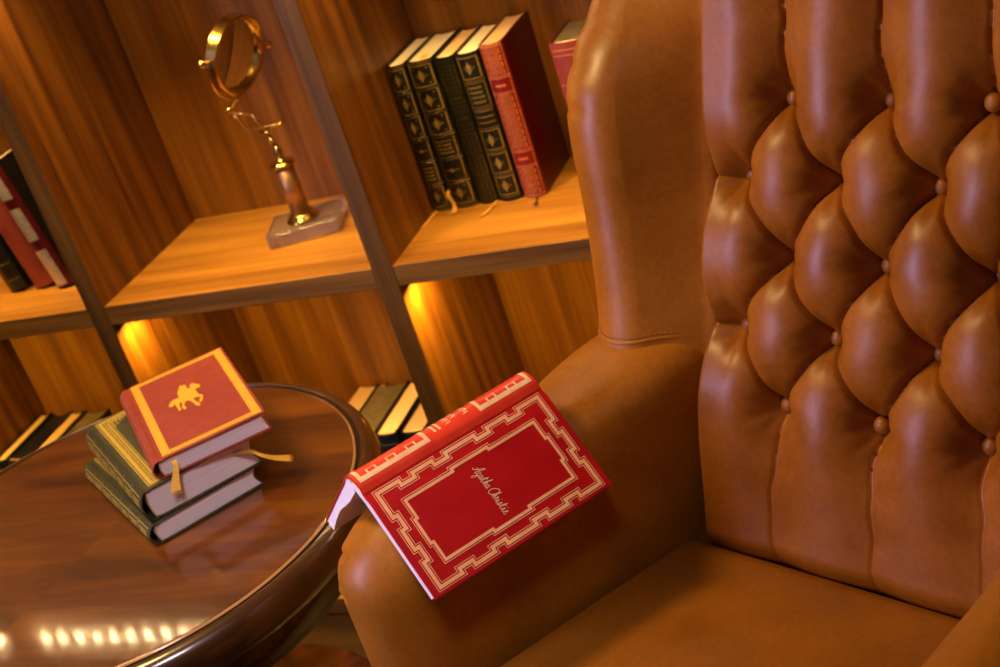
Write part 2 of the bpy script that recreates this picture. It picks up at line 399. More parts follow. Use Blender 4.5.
class Deco:
    """flat shapes laid on a surface map f(u, v)"""
    def __init__(s, f, su=1.0): s.f = f; s.mb = MB(); s.su = su
    def rect(s, u0, u1, v0, v1, n=1):
        V = []
        for i in range(n+1):
            u = u0+(u1-u0)*i/n; V += [s.f(u, v0), s.f(u, v1)]
        s.mb.add(V, [(2*i, 2*i+2, 2*i+3, 2*i+1) for i in range(n)])
    def frame(s, u0, u1, v0, v1, tu, tv, n=8):
        s.rect(u0, u1, v0, v0+tv, n); s.rect(u0, u1, v1-tv, v1, n); s.rect(u0, u0+tu, v0+tv, v1-tv, 1); s.rect(u1-tu, u1, v0+tv, v1-tv, 1)
    def poly(s, pts):
        s.mb.add([s.f(u, v) for u, v in pts], [tuple(range(len(pts)))])
    def star(s, cu, cv, ru, rv, k=4, inner=.5, ph=0):
        P = []
        for i in range(2*k):
            a = PI*i/k+ph; q = 1 if i % 2 == 0 else inner; P.append((cu+ru*q*math.sin(a), cv+rv*q*math.cos(a)))
        P = [(cu, cv)] + P; V = [s.f(*p) for p in P]; s.mb.add(V, [(0, 1+i, 1+(i+1) % (2*k)) for i in range(2*k)])
    def ring(s, cu, cv, ru, rv, t=.25, n=14, a0=0, a1=2*PI):
        V = []; n_ = n
        for i in range(n_+1):
            a = a0+(a1-a0)*i/n_
            for q in (1, 1-t): V.append(s.f(cu+ru*q*math.sin(a), cv+rv*q*math.cos(a)))
        s.mb.add(V, [(2*i, 2*i+2, 2*i+3, 2*i+1) for i in range(n_)])
    def stroke(s, pts, w, closed=False):
        P = [np.array(p, float) for p in pts]; N = len(P); L_ = []; R_ = []
        for i in range(N):
            if closed: a, b, c = P[i-1], P[i], P[(i+1) % N]
            else: a, b, c = P[max(i-1, 0)], P[i], P[min(i+1, N-1)]
            d1 = b-a; d2 = c-b
            if np.linalg.norm(d1) < 1e-9: d1 = d2
            if np.linalg.norm(d2) < 1e-9: d2 = d1
            d1 = d1/np.linalg.norm(d1); d2 = d2/np.linalg.norm(d2)
            n1 = np.array([-d1[1], d1[0]]); n2 = np.array([-d2[1], d2[0]]); m_ = n1+n2
            l = np.linalg.norm(m_)
            m_ = n1 if l < .3 else m_/l
            k = min(1/max(m_@n1, .35), 2.0) * w/2
            L_.append(b+m_*k); R_.append(b-m_*k)
        V = [s.f(*p) for q in zip(L_, R_) for p in q]
        F = [(2*i, 2*i+2, 2*i+3, 2*i+1) for i in range(N-1)]
        if closed: F.append((2*N-2, 0, 1, 2*N-1))
        s.mb.add(V, F)
    def build(s, name, m, parent): return obj(name, s.mb.v, s.mb.f, m, parent, smooth=False)
def stand(r, x, y, z, rz=0, ry=0):
    r.matrix_world = Matrix.Translation((x, y, z+.0009)) @ Matrix.Rotation(ry, 4, 'Y') @ Matrix.Rotation(rz, 4, 'Z')
def ribbon(parent, pts, wdir, w0, w1, m, name='ribbon_marker', fray=True):
    P = catmull(pts, 6); wd_ = np.array(wdir, float); n = len(P); V = []; mb = MB()
    for i, p in enumerate(P):
        t = i/(n-1); w = (w0 + (w1-w0)*max(0, (t-.45)/.55)**1.2)/2
        q = P[min(i+1, n-1)]-P[max(i-1, 0)]; nn = np.cross(q, wd_); nn /= (np.linalg.norm(nn)+1e-9); nn = nn*.0004
        V += [p-wd_*w-nn, p+wd_*w-nn, p+wd_*w+nn, p-wd_*w+nn]
    F = []
    for i in range(n-1):
        for k in range(4): F.append((4*i+k, 4*i+(k+1) % 4, 4*i+4+(k+1) % 4, 4*i+4+k))
    F += [(3, 2, 1, 0), (4*n-4, 4*n-3, 4*n-2, 4*n-1)]
    mb.add([tuple(v) for v in V], F)
    if fray:
        d = P[-1]-P[-3]; d = d/np.linalg.norm(d)
        for k in np.linspace(-.5, .5, 7):
            a = P[-2]+wd_*w1*k*.8; mb.add(*tube([a, a+d*.003+wd_*k*.001, a+d*(.006+.002*random.random())+wd_*k*.004], .0004, 4))
    return mb.build(name, m, parent)

GRP = 'leather bound books on the middle shelf'
SZ = .6325
# --- two green volumes with six framed panels
def green_panels(r, wide=True, txt=(3, 4), blank=False, m=m_gilt, alt=False):
    f = spine_map(r); D = Deco(f); h = r['h']; n = 6; ph = h/n
    for i in range(n):
        z1 = h-.006-(h-.010)*i/n; z0 = h-.006-(h-.010)*(i+1)/n+.004
        if i in txt:
            D.frame(.10, .90, z0, z1, .035, .0010)
            if (i == txt[0]) != alt:
                D.star(.5, (z0+z1)/2, .20, .004, 4, .4); D.rect(.22, .78, (z0+z1)/2-.0005, (z0+z1)/2+.0005, 6)
            else:
                for q in range(4):
                    zz = z1-.006-q*.0062
                    u = .22
                    while u < .76:
                        l = random.uniform(.05, .10); D.rect(u, min(u+l, .78), zz-.0030, zz, 2); u += l+.035
        else:
            D.frame(.09, .91, z0, z1, .055, .0017)
            c = (z0+z1)/2
            D.star(.5, c, .25, .0105, 4, .42); D.star(.5, c, .16, .0070, 4, .5, PI/4)
            for a in (-1, 1):
                for b_ in (-1, 1): D.star(.5+a*.25, c+b_*.0115, .05, .0022, 4, .4)
        D.rect(.03, .97, z0-.0028, z0-.0020, 8)
    D.rect(.03, .97, .0012, .0024, 8); D.rect(.03, .97, h-.0034, h-.0024, 8)
    D.build('gilt_tooling', m, r)
    for i in range(1, n):                       # raised bands
        z = h-.006-(h-.010)*i/n+.001; mb = MB()
        mb.add(*tube([f(s, z) for s in np.linspace(.02, .98, 13)], .0013, 6)); mb.build('raised_band', m_green, r)
b = make_book('book', .0312, .134, .238, m_green, m_page_c, .006); green_panels(b)
stand(b, -.9748, 1.930, SZ); tag(b, 'green gilt-tooled book at the left end of the row, against the oak upright', 'book', GRP)
ribbon(b, [(.009, .012, .002), (.008, -.006, .0015), (.005, -.03, .001), (.003, -.055, .001)], (1, 0, 0), .004, .006, m_ribbon)
b = make_book('book', .0440, .134, .238, m_green, m_page_c, .006); green_panels(b, alt=True)
stand(b, -.9425, 1.931, SZ); tag(b, 'second green gilt-tooled book from the left, thickest of the row, yellow ribbon over its foot', 'book', GRP)
ribbon(b, [(.004, .004, .030), (.003, -.0075, .026), (.008, -.010, .012), (.011, -.018, .002), (.006, -.022, .001)], (1, 0, 0), .0065, .007, m_ribbon)
mb = MB(); mb.add(*box(.018, .030, .012, .030, .2352, .2358)); mb.build('page_marker', m_gold, b, sm=False)
b = make_book('book', .034, .134, .236, m_green, m_page_o, .005)
f = spine_map(b); D = Deco(f)
for (z0, z1) in ((.006, .040), (.046, .078), (.084, .115), (.185, .222)):
    D.frame(.12, .88, z0, z1, .03, .0008)
    for q in range(5):
        for a in (.3, .5, .7): D.star(a, z0+(z1-z0)*(q+.7)/5.6, .07, .0022, 4, .4)
for z in (.121, .128, .150, .157, .164, .180, .229): D.rect(.06, .94, z, z+.0008, 8)
for z in (.140, .172):
    for u in (.25, .40, .55, .68): D.rect(u, u+.08, z-.002, z+.0015, 1)
D.build('gilt_tooling', noisy('dim_gilt', (.13, .10, .04), (.06, .045, .02), 400, .5, 0, metal=.3), b)
stand(b, -.8975, 1.931, SZ); tag(b, 'darkest green book with faint tooling, third from the left, gilded page tops', 'book', GRP)
ribbon(b, [(.028, .010, .0015), (.029, -.008, .001), (.025, -.035, .001), (.022, -.050, .001)], (1, 0, 0), .004, .006, m_ribbon)
b = make_book('book', .0375, .134, .236, m_green, m_page_c, .006)
f = spine_map(b); D = Deco(f); D2 = None
for (z0, z1, kd) in ((.010, .040, 0), (.046, .078, 0), (.084, .116, 0), (.122, .148, 2), (.152, .190, 1), (.196, .230, 0)):
    if kd == 0:
        D.frame(.08, .92, z0, z1, .055, .0017); D.star(.5, (z0+z1)/2, .26, .0105, 4, .42); D.star(.5, (z0+z1)/2, .16, .0070, 4, .5, PI/4)
    elif kd == 1:
        D.frame(.08, .92, z0, z1, .03, .001)
        for q in range(4):
            u = .2
            while u < .76: l = random.uniform(.05, .1); D.rect(u, min(u+l, .8), z1-.009-q*.0075, z1-.0055-q*.0075, 2); u += l+.035
    else:
        for q in range(3): D.rect(.1, .9, z0+.005+q*.009, z0+.0065+q*.009, 8)
    D.rect(.03, .97, z0-.0035, z0-.0027, 8)
D.build('gilt_tooling', m_gilt, b)
stand(b, -0.8630, 1.930, SZ); tag(b, 'green gilt-tooled book with a lettered panel near its top, next to the red book', 'book', GRP)
# --- red book with dense gilt spine
m_redgilt = noisy('coppery_gilt', (.85, .33, .12), (.65, .22, .08), 300, .45, .05, metal=.2)
b = make_book('book', .0370, .136, .243, m_maroon, m_page_p, .005, spine_mat=noisy('crimson_spine', (.20, .005, .004), (.15, .004, .003), 40, .4, .1))
f = spine_map(b); D = Deco(f)
labels_ = ((.052, .074), (.168, .190))
for z in np.arange(.006, .238, .0105):
    if any(a-.006 < z < c for a, c in labels_): continue
    for u in (.28, .5, .72):
        D.ring(u, z+.005, .10, .0044, .22, 12); D.star(u, z+.005, .04, .0018, 4, .4)
    for u in (.39, .61): D.star(u, z+.0105, .05, .0022, 4, .3)
    D.ring(.15, z+.003, .05, .0034, .4, 8, 0, PI); D.ring(.85, z+.003, .05, .0034, .4, 8, PI, 2*PI)
for a, c in labels_:
    for z in (a-.0030, a, c, c+.0030): D.rect(.04, .96, z-.0005, z+.0005, 8)
    u = .3
    while u < .68: D.rect(u, u+.05, (a+c)/2-.0018, (a+c)/2+.0018, 1); u += .07
for z in (.002, .004, .238, .2405): D.rect(.04, .96, z-.0004, z+.0005, 8)
D.rect(.06, .08, .004, .24); D.rect(.92, .94, .004, .24)
D.build('gilt_tooling', m_redgilt, b)
stand(b, -0.8225, 1.928, SZ); tag(b, 'red book with dense gilt spine at the right end of the middle shelf row', 'book', GRP)
ribbon(b, [(.022, .010, .0015), (.024, -.012, .001), (.028, -.028, .0012), (.030, -.036, .003)], (1, 0, 0), .003, .008, m_brownribbon)
# --- half hidden book behind the chair wing
b = make_book('book', .060, .108, .215, m_maroon, m_grey, .004, spine_mat=m_pink)
f = spine_map(b); D = Deco(f)
for z in (.01, .05, .10, .150, .195, .203): D.rect(.05, .95, z, z+.0012, 8)
D.build('gilt_tooling', m_redgilt, b)
stand(b, -.7300, 1.958, SZ); tag(b, 'reddish book with grey page tops, half hidden behind the chair wing', 'book', GRP)

# --- left bay: leaning books
GL = 'books in the left bay of the middle shelf'
b = make_book('book', .036, .150, .232, m_black, m_page_p, .005, spine_mat=m_maroon)
f = spine_map(b); D = Deco(f)
for (z0, z1) in ((.004, .072), (.090, .150), (.168, .226)): D.rect(.10, .80, z0, z1, 8)
D.build('silver_panel', m_silver, b)
D = Deco(spine_map(b, .0009))
for (z0, z1) in ((.004, .072), (.090, .150), (.168, .226)):
    for z in np.arange(z0+.003, z1-.002, .006): D.rect(.2, .32, z, z+.004, 1); D.rect(.36, .50, z, z+.0035, 1); D.rect(.54, .66, z, z+.004, 1)
D.build('silver_tooling', mat('bright_silver', (.75, .68, .66), .3, metal=.5), b)
stand(b, -1.652, 1.85, SZ, 0, -.17); tag(b, 'dark book with silver spine panels leaning at the right of the left bay', 'book', GL)
b = make_book('book', .046, .150, .205, m_maroon, m_page_p, .004, spine_mat=m_pink)
stand(b, -1.708, 1.862, SZ, 0, -.17); tag(b, 'dusty red book leaning beside the silver-panelled dark book', 'book', GL)
b = make_book('book', .040, .150, .200, m_black, m_page_p, .004)
D = Deco(spine_map(b))
for z in (.02, .05, .1, .16, .19): D.rect(.06, .94, z, z+.001, 8)
D.build('gilt_tooling', m_gilt, b)
stand(b, -1.762, 1.862, SZ, 0, -.17); tag(b, 'black book leaning left of the dusty red book, at the photo\'s left edge', 'book', GL)

# --- bottom shelf
SB = .033; GB = 'books on the bottom shelf, middle bay'
def low(name_label, x, w, h, cov, pg, y=1.86, d=.17, ry=0, grp=GB, sp=None):
    b = make_book('book', w, d, h, cov, pg, .004, spine_mat=sp)
    D = Deco(spine_map(b))
    for z in (.02, h*.3, h*.5, h*.72, h-.02): D.rect(.08, .92, z, z+.0012, 6)
    D.build('gilt_tooling', m_gilt, b)
    stand(b, x, y, SB, 0, ry); tag(b, name_label, 'book', grp); return b
low('pale-topped book at the left of the bottom shelf group, by the table rim', -1.300, .060, .235, m_pink, m_page_p, 1.893)
low('thick book with dark grey page tops on the bottom shelf', -1.238, .062, .255, m_black, m_grey, 1.855)
low('navy book with cream page tops on the bottom shelf', -1.174, .040, .255, m_navy, m_page_o, 1.852)
low('black book with peach page tops on the bottom shelf', -1.132, .044, .250, m_black, m_page_p, 1.860)
low('low grey-topped book against the upright on the bottom shelf', -1.086, .050, .235, m_maroon, m_grey, 1.893)
GC = 'books on the bottom shelf, left bay'
low('thin navy book with cream page tops at the far left of the bottom shelf', -2.004, .026, .255, m_navy, m_page_p, 1.885, .165, 0, GC)
low('thick book with navy page tops on the bottom shelf, between two cream-topped books', -1.976, .044, .252, m_navy, m_navy, 1.885, .165, 0, GC)
low('cream-topped book on the bottom shelf, right of the navy-topped one', -1.930, .032, .252, m_black, m_page_p, 1.885, .165, 0, GC)
low('thick grey-topped book on the bottom shelf, nearest the table stack', -1.896, .056, .250, m_black, m_grey, 1.885, .165, 0, GC)

# ------------------------------------------------------------------ magnifying glass on stand
mg = empty('magnifying_glass', (-1.20, 1.935, SZ), math.radians(17)); tag(mg, 'brass magnifying glass on a jointed column with clear acrylic base, on the middle shelf', 'magnifying glass')
obj('acrylic_base', *rbox(0, 0, .0125, .060, .046, .0115, .004, 2, 4), m_acrylic, mg)
colx, coly = .0, -.008
obj('column_foot', *lathe([(.0, .0245), (.027, .0245), (.0275, .027), (.024, .030), (.0215, .034), (.0195, .037), (0, .037)], 40, (colx, coly, 0)), m_brass, mg)
obj('column', *lathe([(.0, .036), (.0155, .036), (.0155, .120), (0, .120)], 40, (colx, coly, 0)), m_bronze, mg)
obj('column_cap', *lathe([(0, .119), (.0198, .119), (.0208, .121), (.0198, .1245), (.010, .127), (.006, .130), (.0045, .137), (.0075, .142), (.0045, .147), (.004, .151), (0, .151)], 40, (colx, coly, 0)), m_brass, mg)
inv = Matrix.Translation((-1.20, 1.935, SZ)) @ Matrix.Rotation(math.radians(17), 4, 'Z'); inv = inv.inverted()
def mgp(p): return tuple(inv @ Vector(p))
RC = Vector((-1.2006, 1.92, .9396))
Pv = Vector((.1411, .9715, -.1905)).normalized(); Qv = Vector((-.3397, -.1359, -.9307)); Qv = (Qv-Pv*Qv.dot(Pv)).normalized(); Nv = Pv.cross(Qv).normalized()
if Nv.dot(Vector((0, -1, 0)))+Nv.x < 0: Nv = -Nv
RR = .058
def circ(r, off=0, n=64, a0=0, a1=2*PI): return [RC+Pv*r*math.cos(a0+(a1-a0)*i/n)+Qv*r*math.sin(a0+(a1-a0)*i/n)+Nv*off for i in range(n)]
# ring: short rectangular band
prof = [(RR-.004, .007), (RR, .0095), (RR+.0032, .008), (RR+.0032, -.010), (RR, -.0115), (RR-.004, -.009)]
V = []; n = 72
for i in range(n):
    a = 2*PI*i/n
    for (r_, o_) in prof: V.append(mgp(RC+(Pv*math.cos(a)+Qv*math.sin(a))*r_+Nv*o_))
F = [(i*6+k, ((i+1) % n)*6+k, ((i+1) % n)*6+(k+1) % 6, i*6+(k+1) % 6) for i in range(n) for k in range(6)]
autosmooth(obj('lens_ring', V, F, m_brass, mg), 40)
V = []; F = []; nr = 8; n = 48
for sgn in (1, -1):
    base = len(V)
    for j in range(nr+1):
        r_ = (RR-.0035)*j/nr; o_ = sgn*(.0045-.004*(j/nr)**2)
        for i in range(n):
            a = 2*PI*i/n; V.append(mgp(RC+(Pv*math.cos(a)+Qv*math.sin(a))*r_+Nv*o_))
    for j in range(nr):
        for i in range(n): F.append((base+j*n+i, base+j*n+(i+1) % n, base+(j+1)*n+(i+1) % n, base+(j+1)*n+i))
lens = autosmooth(obj('lens', V, F, m_glass, mg), 60)
# U-shaped yoke below, with the pivot knobs
yk = [RC+(Pv*math.cos(a)+Qv*math.sin(a))*(RR+.010) for a in np.linspace(0, PI, 33)]
obj('yoke', *tube([mgp(p) for p in yk], .0020, 8), m_brass, mg)
for s in (-1, 1):
    mb = MB(); e = RC+Pv*s*(RR+.002)
    mb.add(*tube([mgp(e), mgp(RC+Pv*s*(RR+.022))], .0026, 10)); mb.add(*sphere(mgp(RC+Pv*s*(RR+.024)), .0062)); mb.build('pivot_knob', m_brass, mg)
bot = RC+Qv*(RR+.010)
nk = Vector((-1.2450, 1.915, .858))
mb = MB(); mb.add(*sphere(mgp(bot), .0058)); mb.add(*tube([mgp(bot), mgp(bot.lerp(nk, .5)), mgp(nk)], .003, 10)); mb.add(*sphere(mgp(nk), .0062)); mb.add(*tube([mgp(nk), mgp(nk+Vector((.002, 0, -.012)))], [.004, .0025], 10)); mb.build('swivel_joint', m_brass, mg)
top = Vector(inv.inverted() @ Vector((colx, coly, .151)))
mb = MB(); mb.add(*sphere(mgp(top+Vector((-.004, 0, .010))), .0058)); mb.add(*tube([mgp(top), mgp(top+Vector((-.006, 0, .022)))], .003, 8)); mb.add(*sphere(mgp(top+Vector((-.006, 0, .024))), .0045)); mb.build('wrist_joint', m_brass, mg)
kk = top+Vector((-.006, 0, .024))
def bar(a, b_, r=.0020, name='link_bar'): obj(name, *tube([mgp(a), mgp(b_)], r, 8), m_bronze, mg)
A0 = nk+Vector((.004, 0, -.006)); mid1 = A0.lerp(kk, .45)+Vector((.012, -.004, .012)); mid2 = A0.lerp(kk, .55)+Vector((-.012, .004, -.010))
bar(A0, mid1); bar(mid1, kk); bar(A0+Vector((0, 0, -.004)), mid2); bar(mid2, kk+Vector((.030, -.002, .010)))
obj('cross_pin', *tube([mgp(kk+Vector((-.012, 0, .0))), mgp(kk+Vector((.032, -.002, .011)))], .0022, 8), m_brass, mg)

# ------------------------------------------------------------------ round table
TZ = .57; tb = empty('side_table', (-1.186, 1.240, 0)); tag(tb, 'round polished wooden side table with a moulded rim, beside the armchair', 'table')
n = 160
obj('tabletop', *lathe([(0, TZ), (.10, TZ), (.3105, TZ), (.3120, TZ-.0004)], n), m_veneer, tb, smooth=False)
obj('bevel_highlight', *lathe([(.3120, TZ-.0004), (.3140, TZ-.0014), (.3146, TZ-.0026)], n), m_highlight, tb)
obj('groove', *lathe([(.3146, TZ-.0026), (.3150, TZ-.006), (.3190, TZ-.006), (.3196, TZ-.004)], n), m_groove, tb)
pr = [(.3196, TZ-.004), (.3204, TZ-.0014), (.3215, TZ-.0004), (.323, TZ-.0006)]
for a in np.linspace(.2, PI*.86, 16): pr.append((.323+.0175*math.sin(a), TZ-.026+.025*math.cos(a)))
pr += [(.316, TZ-.050), (.300, TZ-.048), (0, TZ-.048)]
obj('rim_moulding', *lathe(pr, n), m_rim, tb)
obj('apron', *lathe([(.0, TZ-.047), (.285, TZ-.047), (.285, TZ-.115), (.275, TZ-.120), (0, TZ-.120)], 96), m_darkwood, tb)
for k in range(4):
    a = math.radians(20+90*k); mb = MB()
    P = [(.262, .47, .030), (.270, .36, .026), (.262, .22, .020), (.268, .10, .017), (.285, .03, .020), (.292, .0, .022)]
    C3 = catmull([(r_, z_, t_) for r_, z_, t_ in P], 5); V = []
    for (r_, z_, t_) in C3:
        for (u, w) in ((-1, -1), (1, -1), (1, 1), (-1, 1)): V.append(((r_+u*t_/1.4)*math.cos(a)-w*t_/1.4*math.sin(a), (r_+u*t_/1.4)*math.sin(a)+w*t_/1.4*math.cos(a), z_))
    m_ = len(C3); F = [(4*i+j, 4*i+(j+1) % 4, 4*i+4+(j+1) % 4, 4*i+4+j) for i in range(m_-1) for j in range(4)] + [(0, 1, 2, 3), tuple(4*m_-4+j for j in range(4))]
    autosmooth(obj('leg', V, F, m_darkwood, tb), 50)
obj('undershelf', *lathe([(0, .150), (.235, .150), (.240, .156), (.240, .164), (.235, .170), (0, .170)], 96), m_darkwood, tb)

# ------------------------------------------------------------------ stack on the table
def lay(r, nx, ny, z, hx, hy):
    """book lying flat, front cover up; (nx,ny) = spine foot corner on the ground, (hx,hy) = spine direction"""
    H = Vector((hx, hy, 0)).normalized(); Dd = Vector((H.y, -H.x, 0))
    m = Matrix.Identity(4)
    for i in range(3): m[i][0] = (0, 0, 1)[i]; m[i][1] = Dd[i]; m[i][2] = H[i]
    m[0][3], m[1][3], m[2][3] = nx, ny, z; r.matrix_world = m
GT = 'books stacked on the side table'
# bottom
b = make_book('book', .029, .146, .250, m_olive, m_page, .006)
def ornate(b, g=m_gold, full=True):
    D = Deco(front_map(b)); d, h = b['d'], b['h']
    y0, y1, z0, z1 = .013, d-.005, .005, h-.005
    D.frame(y0, y1, z0, z1, .0012, .0012); D.frame(y0+.0165, y1-.0165, z0+.0165, z1-.0165, .0010, .0010)
    D.frame(y0+.0025, y1-.0025, z0+.0025, z1-.0025, .0045, .0045, 1); D.frame(y0+.013, y1-.013, z0+.013, z1-.013, .0022, .0022, 1)
    s = .0075; c = .010
    def unit(y, z):
        D.star(y, z, .0030, .0030, 4, .45); D.ring(y, z, .0036, .0036, .25, 8)
    y = y0+c
    while y < y1-c+.001: unit(y, z0+c); unit(y, z1-c); y += s
    z = z0+c+s
    while z < z1-c-s*.5: unit(y0+c, z); unit(y1-c, z); z += s
    for (yy, zz, a, b2) in ((y0+.019, z0+.019, 1, 1), (y1-.019, z0+.019, -1, 1), (y0+.019, z1-.019, 1, -1), (y1-.019, z1-.019, -1, -1)):
        for q in range(4):
            for r_ in range(4-q): D.star(yy+a*q*.005, zz+b2*r_*.005, .0026, .0026, 4, .4)
    D.build('gilt_border', g, b)
    f = spine_map(b); D = Deco(f)
    k = 7
    for i in range(k):
        z0 = .006+(h-.012)*i/k; z1 = z0+(h-.012)/k-.003
        D.frame(.14, .86, z0, z1, .03, .0008, 6)
        for q in np.linspace(z0+.006, z1-.006, 5): D.star(.5, q, .2, .0026, 4, .4); D.ring(.5, q, .26, .003, .2, 8)
        D.rect(.05, .95, z1+.0012, z1+.0018, 8)
    D.build('gilt_tooling', m_gold2, b)
m_gold2 = noisy('antique_gold', (.85, .62, .10), (.55, .38, .05), 500, .42, .1, metal=.35)
ornate(b, m_gold2)
lay(b, -1.086, 1.185, TZ+.0004, -.785, .62); tag(b, 'olive green gilt-bordered book at the bottom of the table stack', 'book', GT)
b = make_book('book', .0415, .148, .248, m_olive, m_page, .006); ornate(b, m_gold2)
D = Deco(front_map(b)); D.stroke([(.1485-.02, .02), (.1485-.02, .03)], .0005); D.build('tooling_line', m_gold2, b)
lay(b, -1.084, 1.192, TZ+.0300, -.75, .661); tag(b, 'thick olive green gilt-bordered book in the middle of the table stack, with gold ribbon', 'book', GT)
ribbon(b, [(.030, .118, .004), (.026, .1365, -.008), (.022, .1434, -.022), (.012, .1565, -.0265), (.002, .173, -.0265)], (0, .3, .95), .009, .017, m_ribbon)
b = make_book('book', .0255, .142, .244, m_brick, m_page, .006)
D = Deco(front_map(b)); d, h = .142, .244
y0, y1, z0, z1 = .0125, d-.0035, .004, h-.004
def dframe(D, y0, y1, z0, z1, t):
    D.rect(y0, y1, z0, z0+t); D.rect(y0, y1, z1-t, z1); D.rect(y0, y0+t, z0+t, z1-t); D.rect(y1-t, y1, z0+t, z1-t)
dframe(D, y0, y1, z0, z1, .0105)
D.build('gilt_border', m_gold, b)
D = Deco(front_map(b, .0006))
for z in (z0+.0052, z1-.0052):
    y = y0+.008
    while y < y1-.006: D.star(y, z, .0013, .0013, 4, .6); y += .0045
for y in (y0+.0052, y1-.0052):
    z = z0+.012
    while z < z1-.010: D.star(y, z, .0008, .0008, 4, .6); z += .0055
dframe(D, y0+.0020, y1-.0020, z0+.0020, z1-.0020, .0005); dframe(D, y0+.0085, y1-.0085, z0+.0085, z1-.0085, .0005)
D.build('border_tooling', mat('brown_tooling', (.30, .13, .02), .5), b)
HORSE = [(0.0422, 0.1325), (0.0465, 0.1406), (0.0495, 0.1442), (0.0545, 0.1443), (0.0592, 0.1447), (0.0591, 0.151), (0.0592, 0.1583), (0.0624, 0.1669), (0.0643, 0.1696), (0.0644, 0.1745), (0.0669, 0.1778), (0.0701, 0.1751), (0.0723, 0.1749), (0.0735, 0.1696), (0.073, 0.1626), (0.0746, 0.1569), (0.0761, 0.1576), (0.078, 0.1666), (0.0803, 0.1688), (0.0833, 0.1676), (0.0856, 0.161), (0.0893, 0.1565), (0.089, 0.1504), (0.0864, 0.1474), (0.0839, 0.1487), (0.0817, 0.1494), (0.0815, 0.1421), (0.0816, 0.1297), (0.0856, 0.1229), (0.0859, 0.1183), (0.0815, 0.1044), (0.0784, 0.1045), (0.0785, 0.1104), (0.0816, 0.1151), (0.0821, 0.1194), (0.0783, 0.1228), (0.073, 0.1236), (0.0745, 0.114), (0.0774, 0.1021), (0.0783, 0.0974), (0.0759, 0.0955), (0.0729, 0.098), (0.0708, 0.1136), (0.0681, 0.1222), (0.0652, 0.1253), (0.0618, 0.1221), (0.0596, 0.114), (0.0614, 0.1071), (0.06, 0.1028), (0.0571, 0.1039), (0.0561, 0.1122), (0.0589, 0.1233), (0.0582, 0.1289), (0.0556, 0.1248), (0.0544, 0.1167), (0.0546, 0.1093), (0.0533, 0.105), (0.0509, 0.1066), (0.051, 0.1136), (0.0506, 0.1248), (0.0505, 0.131), (0.0479, 0.1269), (0.0446, 0.1265)]
hb = obj('horse_emblem', [(.0255+.0003, y+.003, z) for y, z in HORSE], [tuple(range(len(HORSE)))], m_gold, b, smooth=False)
bm = bmesh.new(); bm.from_mesh(hb.data); bmesh.ops.triangulate(bm, faces=bm.faces)
r_ = bmesh.ops.extrude_face_region(bm, geom=bm.faces[:]); bmesh.ops.translate(bm, verts=[v for v in r_['geom'] if isinstance(v, bmesh.types.BMVert)], vec=(.0003, 0, 0))
bmesh.ops.recalc_face_normals(bm, faces=bm.faces); bm.to_mesh(hb.data); bm.free()
D = Deco(spine_map(b))
for z in (.006, .012, .055, .10, .145, .19, .232, .238): D.rect(.08, .92, z, z+.001, 8)
D.rect(.10, .13, .006, .238); D.rect(.87, .90, .006, .238)
D.build('gilt_tooling', m_gilt, b)
lay(b, -1.0663, 1.215, TZ+.0722, -.656, .754); tag(b, 'brick red book with gold border and horse-and-rider emblem, topmost of the table stack', 'book', GT)
ribbon(b, [(.016, .020, .006), (.017, .022, -.0015), (.010, .021, -.005), (-.002, .015, -.008), (-.014, .010, -.012)], (.0, .94, -.3), .0065, .013, m_ribbon)

# ------------------------------------------------------------------ armchair
AZ = -.4732228; REC = .347123; ZP = .940
ac = empty('armchair', (-.134, 1.247, 0), AZ); tag(ac, 'tan leather wingback armchair with a deep-buttoned back, in front of the bookcase', 'armchair')
sr, cr_ = math.sin(REC), math.cos(REC)
def bp(a, v, n_):                      # back-plane coords: across, down, out of plane towards the sitter
    return (a, -v*sr - n_*cr_, ZP - v*cr_ + n_*sr)
def bplane(z): return (z-ZP)*math.tan(REC)
HS, VS = .0516, .0746
BT = [(i*HS*2-(.2064 if j % 2 else .1548), j) for j in range(5) for i in range(4 if j % 2 else 3)]
AM = -.0516                                # middle of the back
VT, VB, HW = -.285, .489, .2085
na, nv = 215, 380
A_ = np.linspace(AM-HW+.010, AM+HW-.010, na); V_ = np.linspace(VT, VB, nv); AA, VV = np.meshgrid(A_, V_, indexing='ij')
AA0 = AA.copy()
# slight wander so that the seams are not ruled lines
wa = .0022*np.sin(VV*61+AA*23)+.0015*np.sin(VV*131+1.7); wv = .0020*np.sin(AA*71+VV*19)
X, Y = AA+wa*0.6, VV+wv*0.6
def segd(p, q):
    p = np.array(p); q = np.array(q); d = q-p; t = np.clip(((X-p[0])*d[0]+(Y-p[1])*d[1])/(d@d), 0, 1)
    return np.hypot(X-p[0]-t*d[0], Y-p[1]-t*d[1]), t
hgt = np.ones_like(X); seam = np.zeros_like(X)
def sat(d, R): return np.sqrt(np.clip(1-(1-np.clip(d/R, 0, 1))**2, 0, 1))*.35+.65*np.sin(PI/2*np.clip(d/R, 0, 1))
def crease(p, q, depth=.46, R=.056, fade=None, sharp=.0070):
    global hgt, seam
    d, t = segd(p, q); dep = depth if fade is None else depth*(fade[0]+(fade[1]-fade[0])*t)
    # deeper close to the buttons, shallower half way
    hgt *= 1-dep*(1-sat(d, R)); k = dep/depth
    seam += sharp*k*np.exp(-(d/.0020)**2)
rows = {}
for (a, j) in BT: rows.setdefault(j, []).append(a)
for j in range(4):
    for a in rows[j]:
        for a2 in rows[j+1]:
            if abs(abs(a-a2)-HS) < 1e-4: crease((a, j*VS), (a2, (j+1)*VS))
for a in rows[0]: crease((a, 0), (AM+(a-AM)*1.03, VT), .42, .045, (1, .9), .004)
